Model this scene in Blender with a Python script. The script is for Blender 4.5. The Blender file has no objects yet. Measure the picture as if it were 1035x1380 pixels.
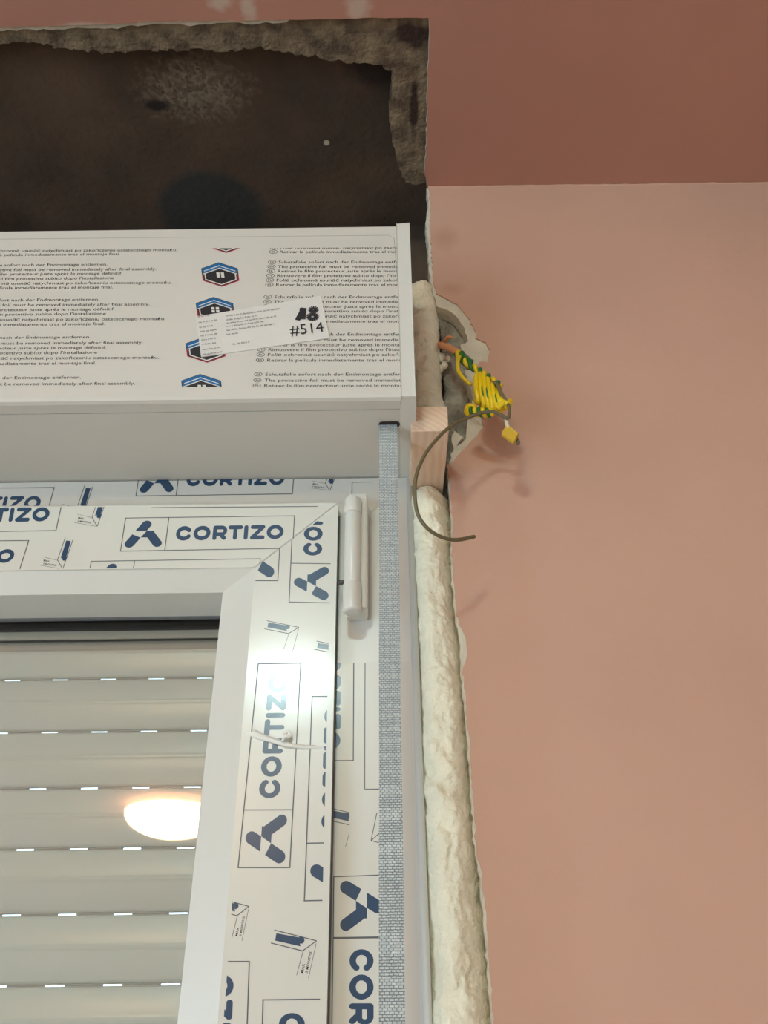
import bpy, math, random
from mathutils import Vector, Matrix, noise
from mathutils.geometry import tessellate_polygon
random.seed(7)
S = bpy.context.scene
COL = S.collection
PI2 = math.pi/2
CAMZ = 1.6                      # the lens is 1.6 m above the floor; shapes below are given relative to the lens height

# ---------------------------------------------------------------- camera
FPX, PITCH, ROLL = 1200.0, math.radians(34.3), math.radians(.75)
Fw = Vector((0, math.cos(PITCH), math.sin(PITCH)))
R0 = Vector((1, 0, 0)); U0 = Vector((0, -math.sin(PITCH), math.cos(PITCH)))
Rt = R0*math.cos(ROLL) - U0*math.sin(ROLL); Up = U0*math.cos(ROLL) + R0*math.sin(ROLL)
cd = bpy.data.cameras.new('camera'); cam = bpy.data.objects.new('camera', cd); COL.objects.link(cam)
cd.sensor_fit = 'HORIZONTAL'; cd.sensor_width = 36; cd.lens = 36*FPX/1035; cd.clip_start = .01
cam.matrix_world = Matrix(((Rt.x, Up.x, -Fw.x, 0), (Rt.y, Up.y, -Fw.y, 0), (Rt.z, Up.z, -Fw.z, CAMZ), (0, 0, 0, 1)))
S.camera = cam

# ---------------------------------------------------------------- world, exposure
W = bpy.data.worlds.new('daylight'); S.world = W; W.use_nodes = True
bg = W.node_tree.nodes['Background']; bg.inputs[0].default_value = (.58, .80, .98, 1); bg.inputs[1].default_value = 3.2
vs = S.view_settings; vs.view_transform = 'Standard'; vs.look = 'None'; vs.gamma = 1; vs.use_curve_mapping = False; vs.exposure = 1.15
WARM_STRENGTH, COOL_STRENGTH = 26.0, 46.0

# ---------------------------------------------------------------- reading positions on the planes of the room
def ray(px, py): return Rt*((px-517.5)/FPX) + Up*((690-py)/FPX) + Fw
def PY(px, py, Y): v = ray(px, py); return v*(Y/v.y)
def PZ(px, py, Z): v = ray(px, py); return v*(Z/v.z)

# ---------------------------------------------------------------- materials
def lin(r, g, b): return tuple(((c/255)/12.92 if c/255 <= .04045 else ((c/255+.055)/1.055)**2.4) for c in (r, g, b)) + (1,)
def mat(name, col, rough=.5, bump=0, scale=100, var=0, vscale=8, coat=0, coat_rough=.1, col2=None, spec=.5, detail=4, dist=.002):
    m = bpy.data.materials.new(name); m.use_nodes = True; n = m.node_tree.nodes; l = m.node_tree.links
    b = n['Principled BSDF']; b.inputs['Base Color'].default_value = col; b.inputs['Roughness'].default_value = rough
    b.inputs['Coat Weight'].default_value = coat; b.inputs['Coat Roughness'].default_value = coat_rough
    b.inputs['Specular IOR Level'].default_value = spec
    geo = n.new('ShaderNodeNewGeometry')
    if col2 is not None or var:
        t = n.new('ShaderNodeTexNoise'); t.inputs['Scale'].default_value = vscale; t.inputs['Detail'].default_value = 6
        l.new(geo.outputs['Position'], t.inputs['Vector'])
        r = n.new('ShaderNodeValToRGB'); c2 = col2 or tuple(c*(1-var) for c in col[:3])+(1,)
        r.color_ramp.elements[0].position = .35; r.color_ramp.elements[1].position = .65
        r.color_ramp.elements[0].color = c2; r.color_ramp.elements[1].color = col
        l.new(t.outputs['Fac'], r.inputs['Fac']); l.new(r.outputs['Color'], b.inputs['Base Color'])
    if bump:
        t = n.new('ShaderNodeTexNoise'); t.inputs['Scale'].default_value = scale; t.inputs['Detail'].default_value = detail
        l.new(geo.outputs['Position'], t.inputs['Vector'])
        bp = n.new('ShaderNodeBump'); bp.inputs['Strength'].default_value = bump; bp.inputs['Distance'].default_value = dist
        l.new(t.outputs['Fac'], bp.inputs['Height']); l.new(bp.outputs['Normal'], b.inputs['Normal'])
        if coat: l.new(bp.outputs['Normal'], b.inputs['Coat Normal'])
    return m
def nd(m, t, **k):
    n = m.node_tree.nodes.new(t)
    for a, v in k.items(): setattr(n, a, v)
    return n
M = {}
M['paint'] = mat('pink_wall_paint', lin(208, 164, 142), .75, .25, 60, .07, 5)
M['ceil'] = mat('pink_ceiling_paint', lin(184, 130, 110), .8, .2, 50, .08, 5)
M['roomwhite'] = mat('off_white_paint', lin(222, 214, 204), .8, .1, 60)
M['plaster'] = mat('white_plaster', lin(222, 212, 192), .85, .6, 400, .15, 60)
M['oldplaster'] = mat('grey_old_plaster', lin(146, 128, 102), .9, .9, 250, 0, 55, col2=lin(92, 76, 60), dist=.004)
M['mortar'] = mat('grey_mortar', lin(190, 180, 162), .95, .9, 350, 0, 60, col2=lin(140, 128, 112), dist=.004)
M['pvc'] = mat('white_pvc', lin(222, 219, 210), .28)
M['foil'] = mat('clear_foil_over_pvc', lin(220, 217, 206), .3, .10, 14, coat=.35, coat_rough=.12, dist=.004)
M['boxfoil'] = mat('clear_foil_over_box', lin(216, 210, 200), .4, .05, 20)
M['ink'] = mat('blue_ink', lin(30, 66, 98), .3, .10, 14, coat=.35, coat_rough=.12, dist=.004)
M['line'] = mat('grey_ink', lin(90, 92, 96), .4)
M['text'] = mat('black_ink', lin(52, 50, 50), .5)
M['black'] = mat('black_print', lin(38, 38, 44), .4)
M['blue'] = mat('blue_print', lin(10, 104, 162), .4)
M['red'] = mat('red_print', lin(176, 36, 56), .4)
M['white'] = mat('white_print', lin(225, 222, 214), .4)
M['paper'] = mat('white_paper', lin(226, 221, 214), .5, .3, 60, .03, 30)
M['faint'] = mat('faint_print', lin(150, 146, 142), .5)
M['gasket'] = mat('grey_rubber', lin(120, 120, 120), .6)
M['dark'] = mat('painted_slot_shade', lin(50, 44, 44), .8)  # shade of openings put into a dark colour
M['pvcgrey'] = mat('pvc_outer_head', lin(190, 190, 194), .4)
M['slat'] = mat('slat_enamel', lin(232, 228, 220), .28, .04, 8)
M['slatjoint'] = mat('slat_joint', lin(176, 166, 158), .6)
M['foam'] = mat('cream_foam', lin(246, 236, 210), .8, .7, 260, .08, 40, dist=.003)
M['brown'] = mat('brown_wire_sheath', lin(112, 100, 72), .45)
M['yellow'] = mat('yellow_sheath', lin(236, 200, 20), .4)
M['tapeyellow'] = mat('yellow_tape', lin(214, 172, 50), .5)
M['green'] = mat('green_sheath', lin(30, 112, 50), .4)
M['orange'] = mat('orange_conduit', lin(226, 150, 100), .5)
M['ivory'] = mat('ivory_wire', lin(226, 212, 180), .5)
M['steel'] = mat('dark_screw', lin(70, 66, 62), .4)
M['screed'] = mat('floor_screed', lin(214, 206, 194), .7, .2, 60, .08, 4)
M['tape'] = mat('milky_film', lin(236, 234, 226), .35, .3, 200)
# wood with grain
m = M['wood'] = mat('pale_spruce', lin(232, 200, 170), .6)
w = nd(m, 'ShaderNodeTexWave'); w.inputs['Scale'].default_value = 75; w.inputs['Distortion'].default_value = 3; w.inputs['Detail'].default_value = 3
mp = nd(m, 'ShaderNodeMapping'); mp.inputs['Rotation'].default_value = (0, math.radians(50), 0)
tc = nd(m, 'ShaderNodeNewGeometry'); r = nd(m, 'ShaderNodeValToRGB')
r.color_ramp.elements[0].color = lin(224, 190, 162); r.color_ramp.elements[1].color = lin(232, 202, 174)
L = m.node_tree.links; L.new(tc.outputs['Position'], mp.inputs[0]); L.new(mp.outputs[0], w.inputs[0]); L.new(w.outputs['Fac'], r.inputs[0])
L.new(r.outputs[0], m.node_tree.nodes['Principled BSDF'].inputs['Base Color'])
# webbing of the shutter strap
m = M['webbing'] = mat('grey_webbing', lin(150, 156, 158), .7)
t = nd(m, 'ShaderNodeTexBrick'); t.offset = .5; t.inputs['Scale'].default_value = 1; t.inputs['Mortar Size'].default_value = .00024
t.inputs['Brick Width'].default_value = .0025; t.inputs['Row Height'].default_value = .0015; t.inputs['Mortar Smooth'].default_value = .6
t.inputs['Color1'].default_value = lin(190, 197, 197); t.inputs['Color2'].default_value = lin(212, 216, 214); t.inputs['Mortar'].default_value = lin(140, 146, 148)
g = nd(m, 'ShaderNodeNewGeometry'); sx = nd(m, 'ShaderNodeSeparateXYZ'); cx = nd(m, 'ShaderNodeCombineXYZ')
L = m.node_tree.links; L.new(g.outputs['Position'], sx.inputs[0]); L.new(sx.outputs[0], cx.inputs[0]); L.new(sx.outputs[2], cx.inputs[1])
wn = nd(m, 'ShaderNodeTexNoise'); wn.inputs['Scale'].default_value = 900; L.new(g.outputs['Position'], wn.inputs['Vector'])
wa = nd(m, 'ShaderNodeVectorMath', operation='MULTIPLY_ADD'); wa.inputs[1].default_value = (.0010, .0007, 0); L.new(wn.outputs['Color'], wa.inputs[0]); L.new(cx.outputs[0], wa.inputs[2]); L.new(wa.outputs[0], t.inputs['Vector']); b = m.node_tree.nodes['Principled BSDF']; L.new(t.outputs['Color'], b.inputs['Base Color'])
bp = nd(m, 'ShaderNodeBump'); bp.invert = True; bp.inputs['Strength'].default_value = .9; bp.inputs['Distance'].default_value = .001
L.new(t.outputs['Fac'], bp.inputs['Height']); L.new(bp.outputs[0], b.inputs['Normal'])
# window glass: a clear pane that reflects by angle
m = M['glass'] = bpy.data.materials.new('clear_glass'); m.use_nodes = True; n = m.node_tree.nodes; n.remove(n['Principled BSDF'])
a = nd(m, 'ShaderNodeBsdfTransparent'); a.inputs[0].default_value = (.97, .985, .98, 1)
g = nd(m, 'ShaderNodeBsdfGlossy'); g.inputs['Roughness'].default_value = .02
fr = nd(m, 'ShaderNodeFresnel'); fr.inputs['IOR'].default_value = 1.5; mx = nd(m, 'ShaderNodeMixShader'); L = m.node_tree.links
L.new(fr.outputs[0], mx.inputs[0]); L.new(a.outputs[0], mx.inputs[1]); L.new(g.outputs[0], mx.inputs[2]); L.new(mx.outputs[0], n['Material Output'].inputs[0])
# stained concrete over the window: brown-grey, a round damp stain, crumbled patch
m = M['concrete'] = mat('stained_concrete', lin(98, 77, 60), .85, .5, 120, 0, 9, col2=lin(72, 57, 45), dist=.003)
STAINS = []
def ell_mask(m, c, rx, ry, soft, ns=30, na=.25, up=False):
    g = nd(m, 'ShaderNodeNewGeometry'); s = nd(m, 'ShaderNodeVectorMath', operation='SUBTRACT'); s.inputs[1].default_value = c
    d = nd(m, 'ShaderNodeVectorMath', operation='DIVIDE'); d.inputs[1].default_value = (rx, 1e3, ry) if up else (rx, ry, 1e3)
    ln = nd(m, 'ShaderNodeVectorMath', operation='LENGTH'); nz = nd(m, 'ShaderNodeTexNoise'); nz.inputs['Scale'].default_value = ns
    ad = nd(m, 'ShaderNodeMath', operation='MULTIPLY_ADD'); ad.inputs[1].default_value = na*2
    mr = nd(m, 'ShaderNodeMapRange'); mr.inputs['From Min'].default_value = 1+soft+na; mr.inputs['From Max'].default_value = 1-soft+na
    L = m.node_tree.links; L.new(g.outputs['Position'], s.inputs[0]); L.new(s.outputs[0], d.inputs[0]); L.new(d.outputs[0], ln.inputs[0])
    L.new(g.outputs['Position'], nz.inputs['Vector']); L.new(nz.outputs['Fac'], ad.inputs[0]); L.new(ln.outputs['Value'], ad.inputs[2])
    L.new(ad.outputs[0], mr.inputs['Value']); return mr.outputs[0]
def over(m, fac, colour, src=None):
    b = m.node_tree.nodes['Principled BSDF']; L = m.node_tree.links
    mx = nd(m, 'ShaderNodeMix', data_type='RGBA')
    if b.inputs['Base Color'].links: L.new(b.inputs['Base Color'].links[0].from_socket, mx.inputs[6])
    else: mx.inputs[6].default_value = b.inputs['Base Color'].default_value
    L.new(fac, mx.inputs[0])
    if src: L.new(src, mx.inputs[7])
    else: mx.inputs[7].default_value = colour
    L.new(mx.outputs[2], b.inputs['Base Color'])
ZCON = .862
for x_, y_, a_, b_ in ((600, 320, .010, .014), (608, 388, .010, .007)):
    v_ = PY(x_, y_, .595); e_ = (v_.x, v_.y, v_.z+CAMZ)
    STAINS.append((e_, a_, b_))
def wz(v): return (v.x, v.y, v.z+CAMZ)
for c_, a_, b_ in STAINS: over(M['paint'], ell_mask(M['paint'], c_, a_, b_, .7, 60, .4, True), lin(192, 148, 124))
over(m, ell_mask(m, wz(PZ(284, 283, ZCON)), .058, .050, .12, 25, .12), lin(62, 60, 56))
nz = nd(m, 'ShaderNodeTexVoronoi'); nz.inputs['Scale'].default_value = 300; rr = nd(m, 'ShaderNodeValToRGB')
rr.color_ramp.elements[0].color = lin(72, 58, 48); rr.color_ramp.elements[1].color = lin(146, 128, 106)
g = nd(m, 'ShaderNodeNewGeometry'); L = m.node_tree.links; L.new(g.outputs['Position'], nz.inputs['Vector']); L.new(nz.outputs['Color'], rr.inputs[0])
over(m, ell_mask(m, wz(PZ(262, 120, ZCON)), .040, .026, .6, 150, .9), None, rr.outputs[0])
over(m, ell_mask(m, wz(PZ(212, 142, ZCON)), .012, .006, .3, 60, .2), lin(40, 32, 26))
over(m, ell_mask(m, wz(PZ(440, 192, ZCON)), .003, .003, .2, 60, .1), lin(190, 176, 150))
over(m, ell_mask(m, wz(PZ(505, 90, ZCON)), .030, .020, .3, 60, .4), lin(50, 38, 30))
for (x, y, a_, b_) in ((296, 4, .010, .006), (335, 12, .006, .012), (483, 10, .010, .010), (115, 36, .02, .004)):
    over(M['ceil'], ell_mask(M['ceil'], wz(PZ(x, y, .8285)), a_, b_, .5, 110, .7), lin(196, 168, 150))
over(M['oldplaster'], ell_mask(M['oldplaster'], wz(PZ(557, 44, .84)), .020, .012, .3, 80, .6), lin(58, 40, 32))
over(M['oldplaster'], ell_mask(M['oldplaster'], wz(PZ(558, 140, .84)), .004, .030, .3, 80, .6), lin(56, 40, 32))

# ---------------------------------------------------------------- mesh building
class MB:
    def __init__(s): s.v = []; s.f = []; s.m = []; s.mats = []
    def mi(s, m):
        if m not in s.mats: s.mats.append(m)
        return s.mats.index(m)
    def add(s, vs_, fs, m):
        k = len(s.v); i = s.mi(m); s.v += [Vector(v) for v in vs_]
        for f in fs: s.f.append([k+j for j in f]); s.m.append(i)
    def box(s, x0, x1, y0, y1, z0, z1, m):
        s.add([(x, y, z) for x in (x0, x1) for y in (y0, y1) for z in (z0, z1)],
              [(0, 1, 3, 2), (4, 6, 7, 5), (0, 4, 5, 1), (2, 3, 7, 6), (0, 2, 6, 4), (1, 5, 7, 3)], m)
    def poly(s, pts, ext, m):                      # outline (3-D points, one plane) extruded by ext
        ext = Vector(ext); pts = [Vector(p) for p in pts]; n = len(pts); k = [p+ext for p in pts]
        tris = tessellate_polygon([pts])
        fs = [tuple(t) for t in tris] + [tuple(n+i for i in reversed(t)) for t in tris]
        s.add(pts+k, fs + [(i, (i+1) % n, n+(i+1) % n, n+i) for i in range(n)], m)
    def loft(s, rings, m, caps=True, closed=True):
        n = len(rings[0]); vs_ = [p for r in rings for p in r]; fs = []
        for i in range(len(rings)-1):
            for j in range(n if closed else n-1):
                fs.append((i*n+j, i*n+(j+1) % n, (i+1)*n+(j+1) % n, (i+1)*n+j))
        if caps and closed: fs += [tuple(reversed(range(n))), tuple((len(rings)-1)*n+j for j in range(n))]
        s.add(vs_, fs, m)
    def tube(s, path, r, m, seg=10):
        path = [Vector(p) for p in path]; rings = []; up = None
        for i, p in enumerate(path):
            t = (path[min(i+1, len(path)-1)]-path[max(i-1, 0)]).normalized()
            if up is None: up = t.orthogonal().normalized()
            up = (up-t*up.dot(t)).normalized(); sd = t.cross(up); rr = r(i/(len(path)-1)) if callable(r) else r
            rings.append([p+up*(math.cos(a)*rr)+sd*(math.sin(a)*rr) for a in (2*math.pi*j/seg for j in range(seg))])
        s.loft(rings, m)
def smooth_path(pts, n=8):
    pts = [Vector(p) for p in pts]; out = []
    for i in range(len(pts)-1):
        p0, p1, p2, p3 = pts[max(i-1, 0)], pts[i], pts[i+1], pts[min(i+2, len(pts)-1)]
        for k in range(n):
            t = k/n; out.append(.5*((2*p1)+(p2-p0)*t+(2*p0-5*p1+4*p2-p3)*t*t+(-p0+3*p1-3*p2+p3)*t**3))
    return out+[pts[-1]]
ORI = {}
def bevel(o, w, seg=2):
    b = o.modifiers.new('edge', 'BEVEL'); b.width = w; b.segments = seg; b.limit_method = 'ANGLE'; b.angle_limit = math.radians(40); return o
def obj(name, mb, parent=None, smooth=False, bev=0, label=None, cat=None, group=None, kind=None):
    lo = Vector((min(v.x for v in mb.v), min(v.y for v in mb.v), min(v.z for v in mb.v)))
    hi = Vector((max(v.x for v in mb.v), max(v.y for v in mb.v), max(v.z for v in mb.v)))
    org = Vector(((lo.x+hi.x)/2, (lo.y+hi.y)/2, lo.z))
    me = bpy.data.meshes.new(name); me.from_pydata([v-org for v in mb.v], [], mb.f)
    for k in mb.mats: me.materials.append(M[k])
    me.polygons.foreach_set('material_index', mb.m); me.polygons.foreach_set('use_smooth', [smooth]*len(mb.f)); me.update()
    o = bpy.data.objects.new(name, me); COL.objects.link(o); ORI[o] = org
    if parent: o.parent = parent; o.location = org-ORI[parent]
    else: o.location = org+Vector((0, 0, CAMZ))
    if bev: bevel(o, bev)
    return tag(o, label, cat, group, kind)
def tag(o, label=None, cat=None, group=None, kind=None):
    for k, v in (('label', label), ('category', cat), ('group', group), ('kind', kind)):
        if v: o[k] = v
    return o
def empty(name, at, label=None, cat=None, group=None, kind=None):
    o = bpy.data.objects.new(name, None); COL.objects.link(o); o.empty_display_size = .05
    ORI[o] = Vector(at); o.location = ORI[o]+Vector((0, 0, CAMZ)); return tag(o, label, cat, group, kind)
def nz(x, y, z, s=1.0): return noise.noise(Vector((x*s, y*s, z*s)))
def ragged(pts, step, amp, seed=0, oct_=2):        # densify an outline and roughen it in its own X/Z or X/Y plane
    out = []
    for i in range(len(pts)-1):
        a, b = Vector(pts[i]), Vector(pts[i+1]); n = max(1, int((b-a).length/step))
        for k in range(n):
            p = a.lerp(b, k/n); q = p*220+Vector((seed, seed*2, 5)); q2 = p*700+Vector((seed, 3, 5))
            d = Vector((noise.noise(q), noise.noise(q+Vector((31, 7, 9))), noise.noise(q+Vector((3, 57, 9)))))*amp
            d += Vector((noise.noise(q2), noise.noise(q2+Vector((31, 7, 9))), noise.noise(q2+Vector((3, 57, 9)))))*amp*.6
            out.append(p+d)
    out.append(Vector(pts[-1])); return out
def flatY(pts, y): return [Vector((p.x, y, p.z)) for p in pts]
def flatZ(pts, z): return [Vector((p.x, p.y, z)) for p in pts]

# ---------------------------------------------------------------- dimensions
XL, XR, YB = -2.3, 1.5, -3.2                       # room
ZF, ZC, YW = -CAMZ, .8285, .595                    # floor, ceiling, window wall
WX0, WX1, WZ0 = -.98, .0233, -.60                  # window frame left, right, bottom
OX0 = -1.01                                        # left edge of the opening
BZ0, BZ1, BY = .4447, .6425, .50                   # shutter box
SX1, SZ1, SY = -.037, .4105, .588                  # sash edge, top, front

# ---------------------------------------------------------------- room shell
def struct(name, mb, **k): return obj(name, mb, kind='structure', **k)
q = MB(); q.box(XL-.1, XR+.1, YB-.1, YW+.4, ZF-.1, ZF, 'screed'); struct('floor', q)
WY0, WY1, WZa, WZb = -2.5, -.7, -1.55, .45                 # unseen window added in the left wall to bring daylight in
q = MB(); q.box(XL-.1, XL, YB, WY0, ZF, ZC+.1, 'roomwhite'); q.box(XL-.1, XL, WY1, YW, ZF, ZC+.1, 'roomwhite')
q.box(XL-.1, XL, WY0, WY1, ZF, WZa, 'roomwhite'); q.box(XL-.1, XL, WY0, WY1, WZb, ZC+.1, 'roomwhite'); struct('wall_left', q)
q = MB()
for y0, y1, z0, z1 in ((WY0, WY0+.06, WZa, WZb), (WY1-.06, WY1, WZa, WZb), (-1.64, -1.56, WZa, WZb), (WY0, WY1, WZa, WZa+.06), (WY0, WY1, WZb-.06, WZb)): q.box(XL-.07, XL-.02, y0, y1, z0, z1, 'pvc')
struct('added_window', q)
ld = bpy.data.lights.new('daylight_portal', 'AREA'); ld.shape = 'RECTANGLE'; ld.size = WY1-WY0; ld.size_y = WZb-WZa; ld.cycles.is_portal = True
lo = bpy.data.objects.new('daylight_portal', ld); COL.objects.link(lo); lo.location = (XL-.09, (WY0+WY1)/2, (WZa+WZb)/2+CAMZ); lo.rotation_euler = (0, -PI2, 0)
q = MB(); q.box(XR, XR+.1, YB, YW, ZF, ZC+.1, 'roomwhite'); struct('wall_right', q)
q = MB(); q.box(XL-.1, XR+.1, YB-.1, YB, ZF, ZC+.1, 'roomwhite'); struct('wall_front', q)

# ceiling with the broken-out strip over the window
cp = [(-.3, 37), (110, 34), (183, 31), (187, 29), (320, 28), (385, 27), (470, 25), (500, 24), (545, 24), (578, 24)]
front = [Vector((OX0, .4215, ZC))] + [PZ(x, y, ZC) for x, y in cp]
side = [PZ(x, y, ZC) for x, y in ((579, 45), (577, 100), (576, 160), (573, 235), (577, 250))]
hole = ragged(front, .006, .0008, 1) + ragged(side, .005, .0012, 2); xe = hole[-1].x
hole[-1].y = YW+.012
outl = [Vector((OX0, YW+.012, ZC))] + flatZ(hole, ZC) + [Vector((XR+.1, YW+.012, ZC)), Vector((XR+.1, YB-.1, ZC)), Vector((XL-.1, YB-.1, ZC)), Vector((XL-.1, YW+.012, ZC))]
q = MB(); q.poly(outl, (0, 0, .004), 'ceil')
ceiling = struct('ceiling', q)
# thin lip of white skim along the broken edge, and the dirty render behind it
lip = [p+Vector((0, .0048+.0022*nz(p.x, p.y, 1, 90), .004)) if i < len(hole)*.75 else p+Vector((-.0004, 0, .004)) for i, p in enumerate(hole)]
q = MB(); q.poly([Vector((OX0-.02, YW+.01, ZC+.004))]+flatZ(lip, ZC+.004)+[Vector((xe+.08, YW+.01, ZC+.004)), Vector((xe+.08, .36, ZC+.004)), Vector((OX0-.02, .36, ZC+.004))], (0, 0, .003), 'plaster')
obj('skim_lip', q, ceiling)
ZR = .8355
inner = [(-2, 58), (30, 56), (65, 61), (95, 66), (120, 69), (165, 70), (200, 68), (225, 69), (262, 66), (310, 70), (350, 64), (380, 71), (425, 76), (450, 81), (480, 85),
         (500, 86), (518, 88), (531, 100), (528, 122), (526, 160), (532, 200), (540, 236), (556, 250)]
ring = [Vector((OX0, .455, ZR))] + [PZ(x, y, ZR) for x, y in inner] + [Vector((.046, YW, ZR))]
ring = ragged(ring, .003, .0034, 5)
q = MB(); q.poly([Vector((OX0-.02, .36, ZR))]+flatZ(ring, ZR)+[Vector((.10, YW, ZR)), Vector((.10, .36, ZR))], (0, 0, ZCON-ZR), 'oldplaster')
obj('render_edge', q, ceiling)
q = MB(); nx, ny = 90, 26; g = []
for j in range(ny+1):
    for i in range(nx+1):
        x = OX0-.02+(.13-OX0)*i/nx; y = .38+.33*j/ny; c = PZ(262, 120, ZCON)
        d = math.hypot((x-c.x)/.05, (y-c.y)/.03); k = max(0, 1-d)
        g.append((x, y, ZCON+.003*nz(x, y, 0, 18)+.004*k*nz(x, y, 2, 160)))
q.add(g, [(j*(nx+1)+i, j*(nx+1)+i+1, (j+1)*(nx+1)+i+1, (j+1)*(nx+1)+i) for j in range(ny) for i in range(nx)], 'concrete')
q.box(OX0-.02, .13, .38, .70, ZCON+.01, ZCON+.1, 'concrete')
obj('concrete_slab', q, ceiling, smooth=True)
q = MB(); q.box(XL-.1, XR+.1, YB-.1, YW+.4, ZC+.14, ZC+.2, 'mortar'); obj('slab', q, ceiling)

# window wall: paint skin, white plaster under it, masonry behind
def c5(*p): return [(540+x/3.45, 360+y/3.45) for x, y in p]
edge_paint = [(577, 251), (580, 275), (579, 300), (581, 330), (583, 365)] + c5((150, 60), (165, 120), (230, 155), (270, 180), (320, 245), (350, 300), (348, 330), (400, 350), (413, 385),
    (404, 440), (365, 440), (350, 480), (355, 520), (360, 600), (372, 680), (385, 740), (330, 810), (270, 870), (245, 900), (215, 925), (222, 960), (230, 1060), (242, 1180), (238, 1290)) + \
    [(609, 740), (611, 780), (614, 815), (619, 840), (628, 860), (629, 885), (624, 905), (627, 940), (631, 985), (636, 1045), (640, 1125), (646, 1165), (650, 1190), (655, 1230), (659, 1290), (666, 1380), (672, 1450)]
edge_white = [(575, 251), (577, 275), (574, 300), (577, 330), (578, 360)] + c5((138, 60), (148, 110), (170, 185), (215, 200), (265, 235), (300, 290), (315, 345), (278, 360), (282, 385), (330, 430), (340, 470), (300, 480),
    (310, 530), (335, 600), (330, 645), (310, 700), (303, 780), (285, 825), (262, 830), (285, 790), (245, 762), (236, 800), (248, 850), (235, 870), (222, 925), (218, 960), (226, 1060), (236, 1180), (232, 1290)) + \
    [(607, 740), (609, 780), (612, 815), (614, 840), (620, 862), (620, 885), (621, 905), (624, 940), (628, 985), (633, 1045), (637, 1125), (643, 1165), (647, 1190), (651, 1230), (655, 1290), (662, 1380), (668, 1450)]
def wall_edge(px, y, seed, amp):
    p = [PY(a, b, y) for a, b in px]; e = p[-1]; p.append(Vector((e.x, y, -.2))); p.append(Vector((e.x-.002, y, WZ0-.02)))
    return flatY(ragged(p, .0035, amp, seed), y)
ep = wall_edge(edge_paint, YW, 3, .0012); ew = wall_edge(edge_white, YW+.0015, 9, .0014)
q = MB()
def wallskin(e, y, t, m, left):
    q.poly([Vector((e[0].x, y, ZC))]+e[1:]+[Vector((e[-1].x, y, ZF)), Vector((XR+.1, y, ZF)), Vector((XR+.1, y, ZC))], (0, t, 0), m)
    q.box(XL-.1, left, y, y+t, ZF, ZC, m); q.box(left, e[-1].x, y, y+t, ZF, WZ0-.02, m)
wallskin(ep, YW, .0015, 'paint', OX0); wallskin(ew, YW+.0015, .014, 'plaster', OX0+.003)
wall = struct('wall_back', q)
q = MB(); q.tube([(xe+(XR-xe)*i/260, YW+.0003, ZC-.0002+.0012*nz(i*.09, 1, 2)) for i in range(261)], lambda t: .0013+.0009*noise.noise(Vector((t*140, 3, 1))), 'paint', 8)
obj('corner_filler', q, wall, smooth=True)
# masonry of the right reveal and the bottom of the socket hole
q = MB(); ns, nr = 60, 150; g = []; z0, z1 = WZ0-.05, ZC+.14
def edgeX(z):
    t = (z1-z)/(z1-z0); return .0545+.006*t
for j in range(nr+1):
    z = z1+(z0-z1)*j/nr
    if j < nr: pass
    for i in range(ns+1):
        s = i/ns; ex = edgeX(z)+.0015
        if s < .4: x = ex+.07*(1-s/.4); y = .614
        else: x = ex; y = .614+.28*(s-.4)/.6
        hz = max(0, 1-abs(z-.49)/.05)
        k = .005+.006*hz; n1 = nz(x+y, z, 0, 55)+.6*nz(x+y, z, 4, 150)
        g.append((x+k*n1*(1 if s > .35 else 0)-(.002 if s > .4 else 0), y+k*n1*(1 if s < .42 else 0)+.010*hz*(1 if s < .4 else 0), z))
q.add(g, [(j*(ns+1)+i, j*(ns+1)+i+1, (j+1)*(ns+1)+i+1, (j+1)*(ns+1)+i) for j in range(nr) for i in range(ns)], 'mortar')
obj('masonry', q, wall, smooth=True)
q = MB(); q.box(.09, XR+.1, .66, .9, ZF, ZC+.14, 'mortar'); q.box(XL-.1, OX0, YW+.0155, .9, ZF, ZC+.14, 'mortar'); q.box(OX0, .07, YW+.0155, .9, ZF, WZ0-.02, 'mortar')
q.box(OX0, .08, .702, .9, BZ0-.02, ZC+.14, 'concrete'); q.box(.018, .09, .672, .9, ZF, BZ0-.004, 'mortar'); q.box(.028, .09, .672, .9, BZ0-.004, ZC+.14, 'concrete'); q.box(OX0-.02, WX0+.004, .672, .9, ZF, BZ0-.004, 'mortar'); q.box(OX0-.02, WX0-.014, .672, .9, BZ0-.004, ZC+.14, 'mortar'); q.box(OX0, .07, .672, .9, WZ0-.03, WZ0+.004, 'mortar')  # dark concrete colour on the upper blocks stands in for recess shade
obj('brickwork', q, wall)

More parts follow.
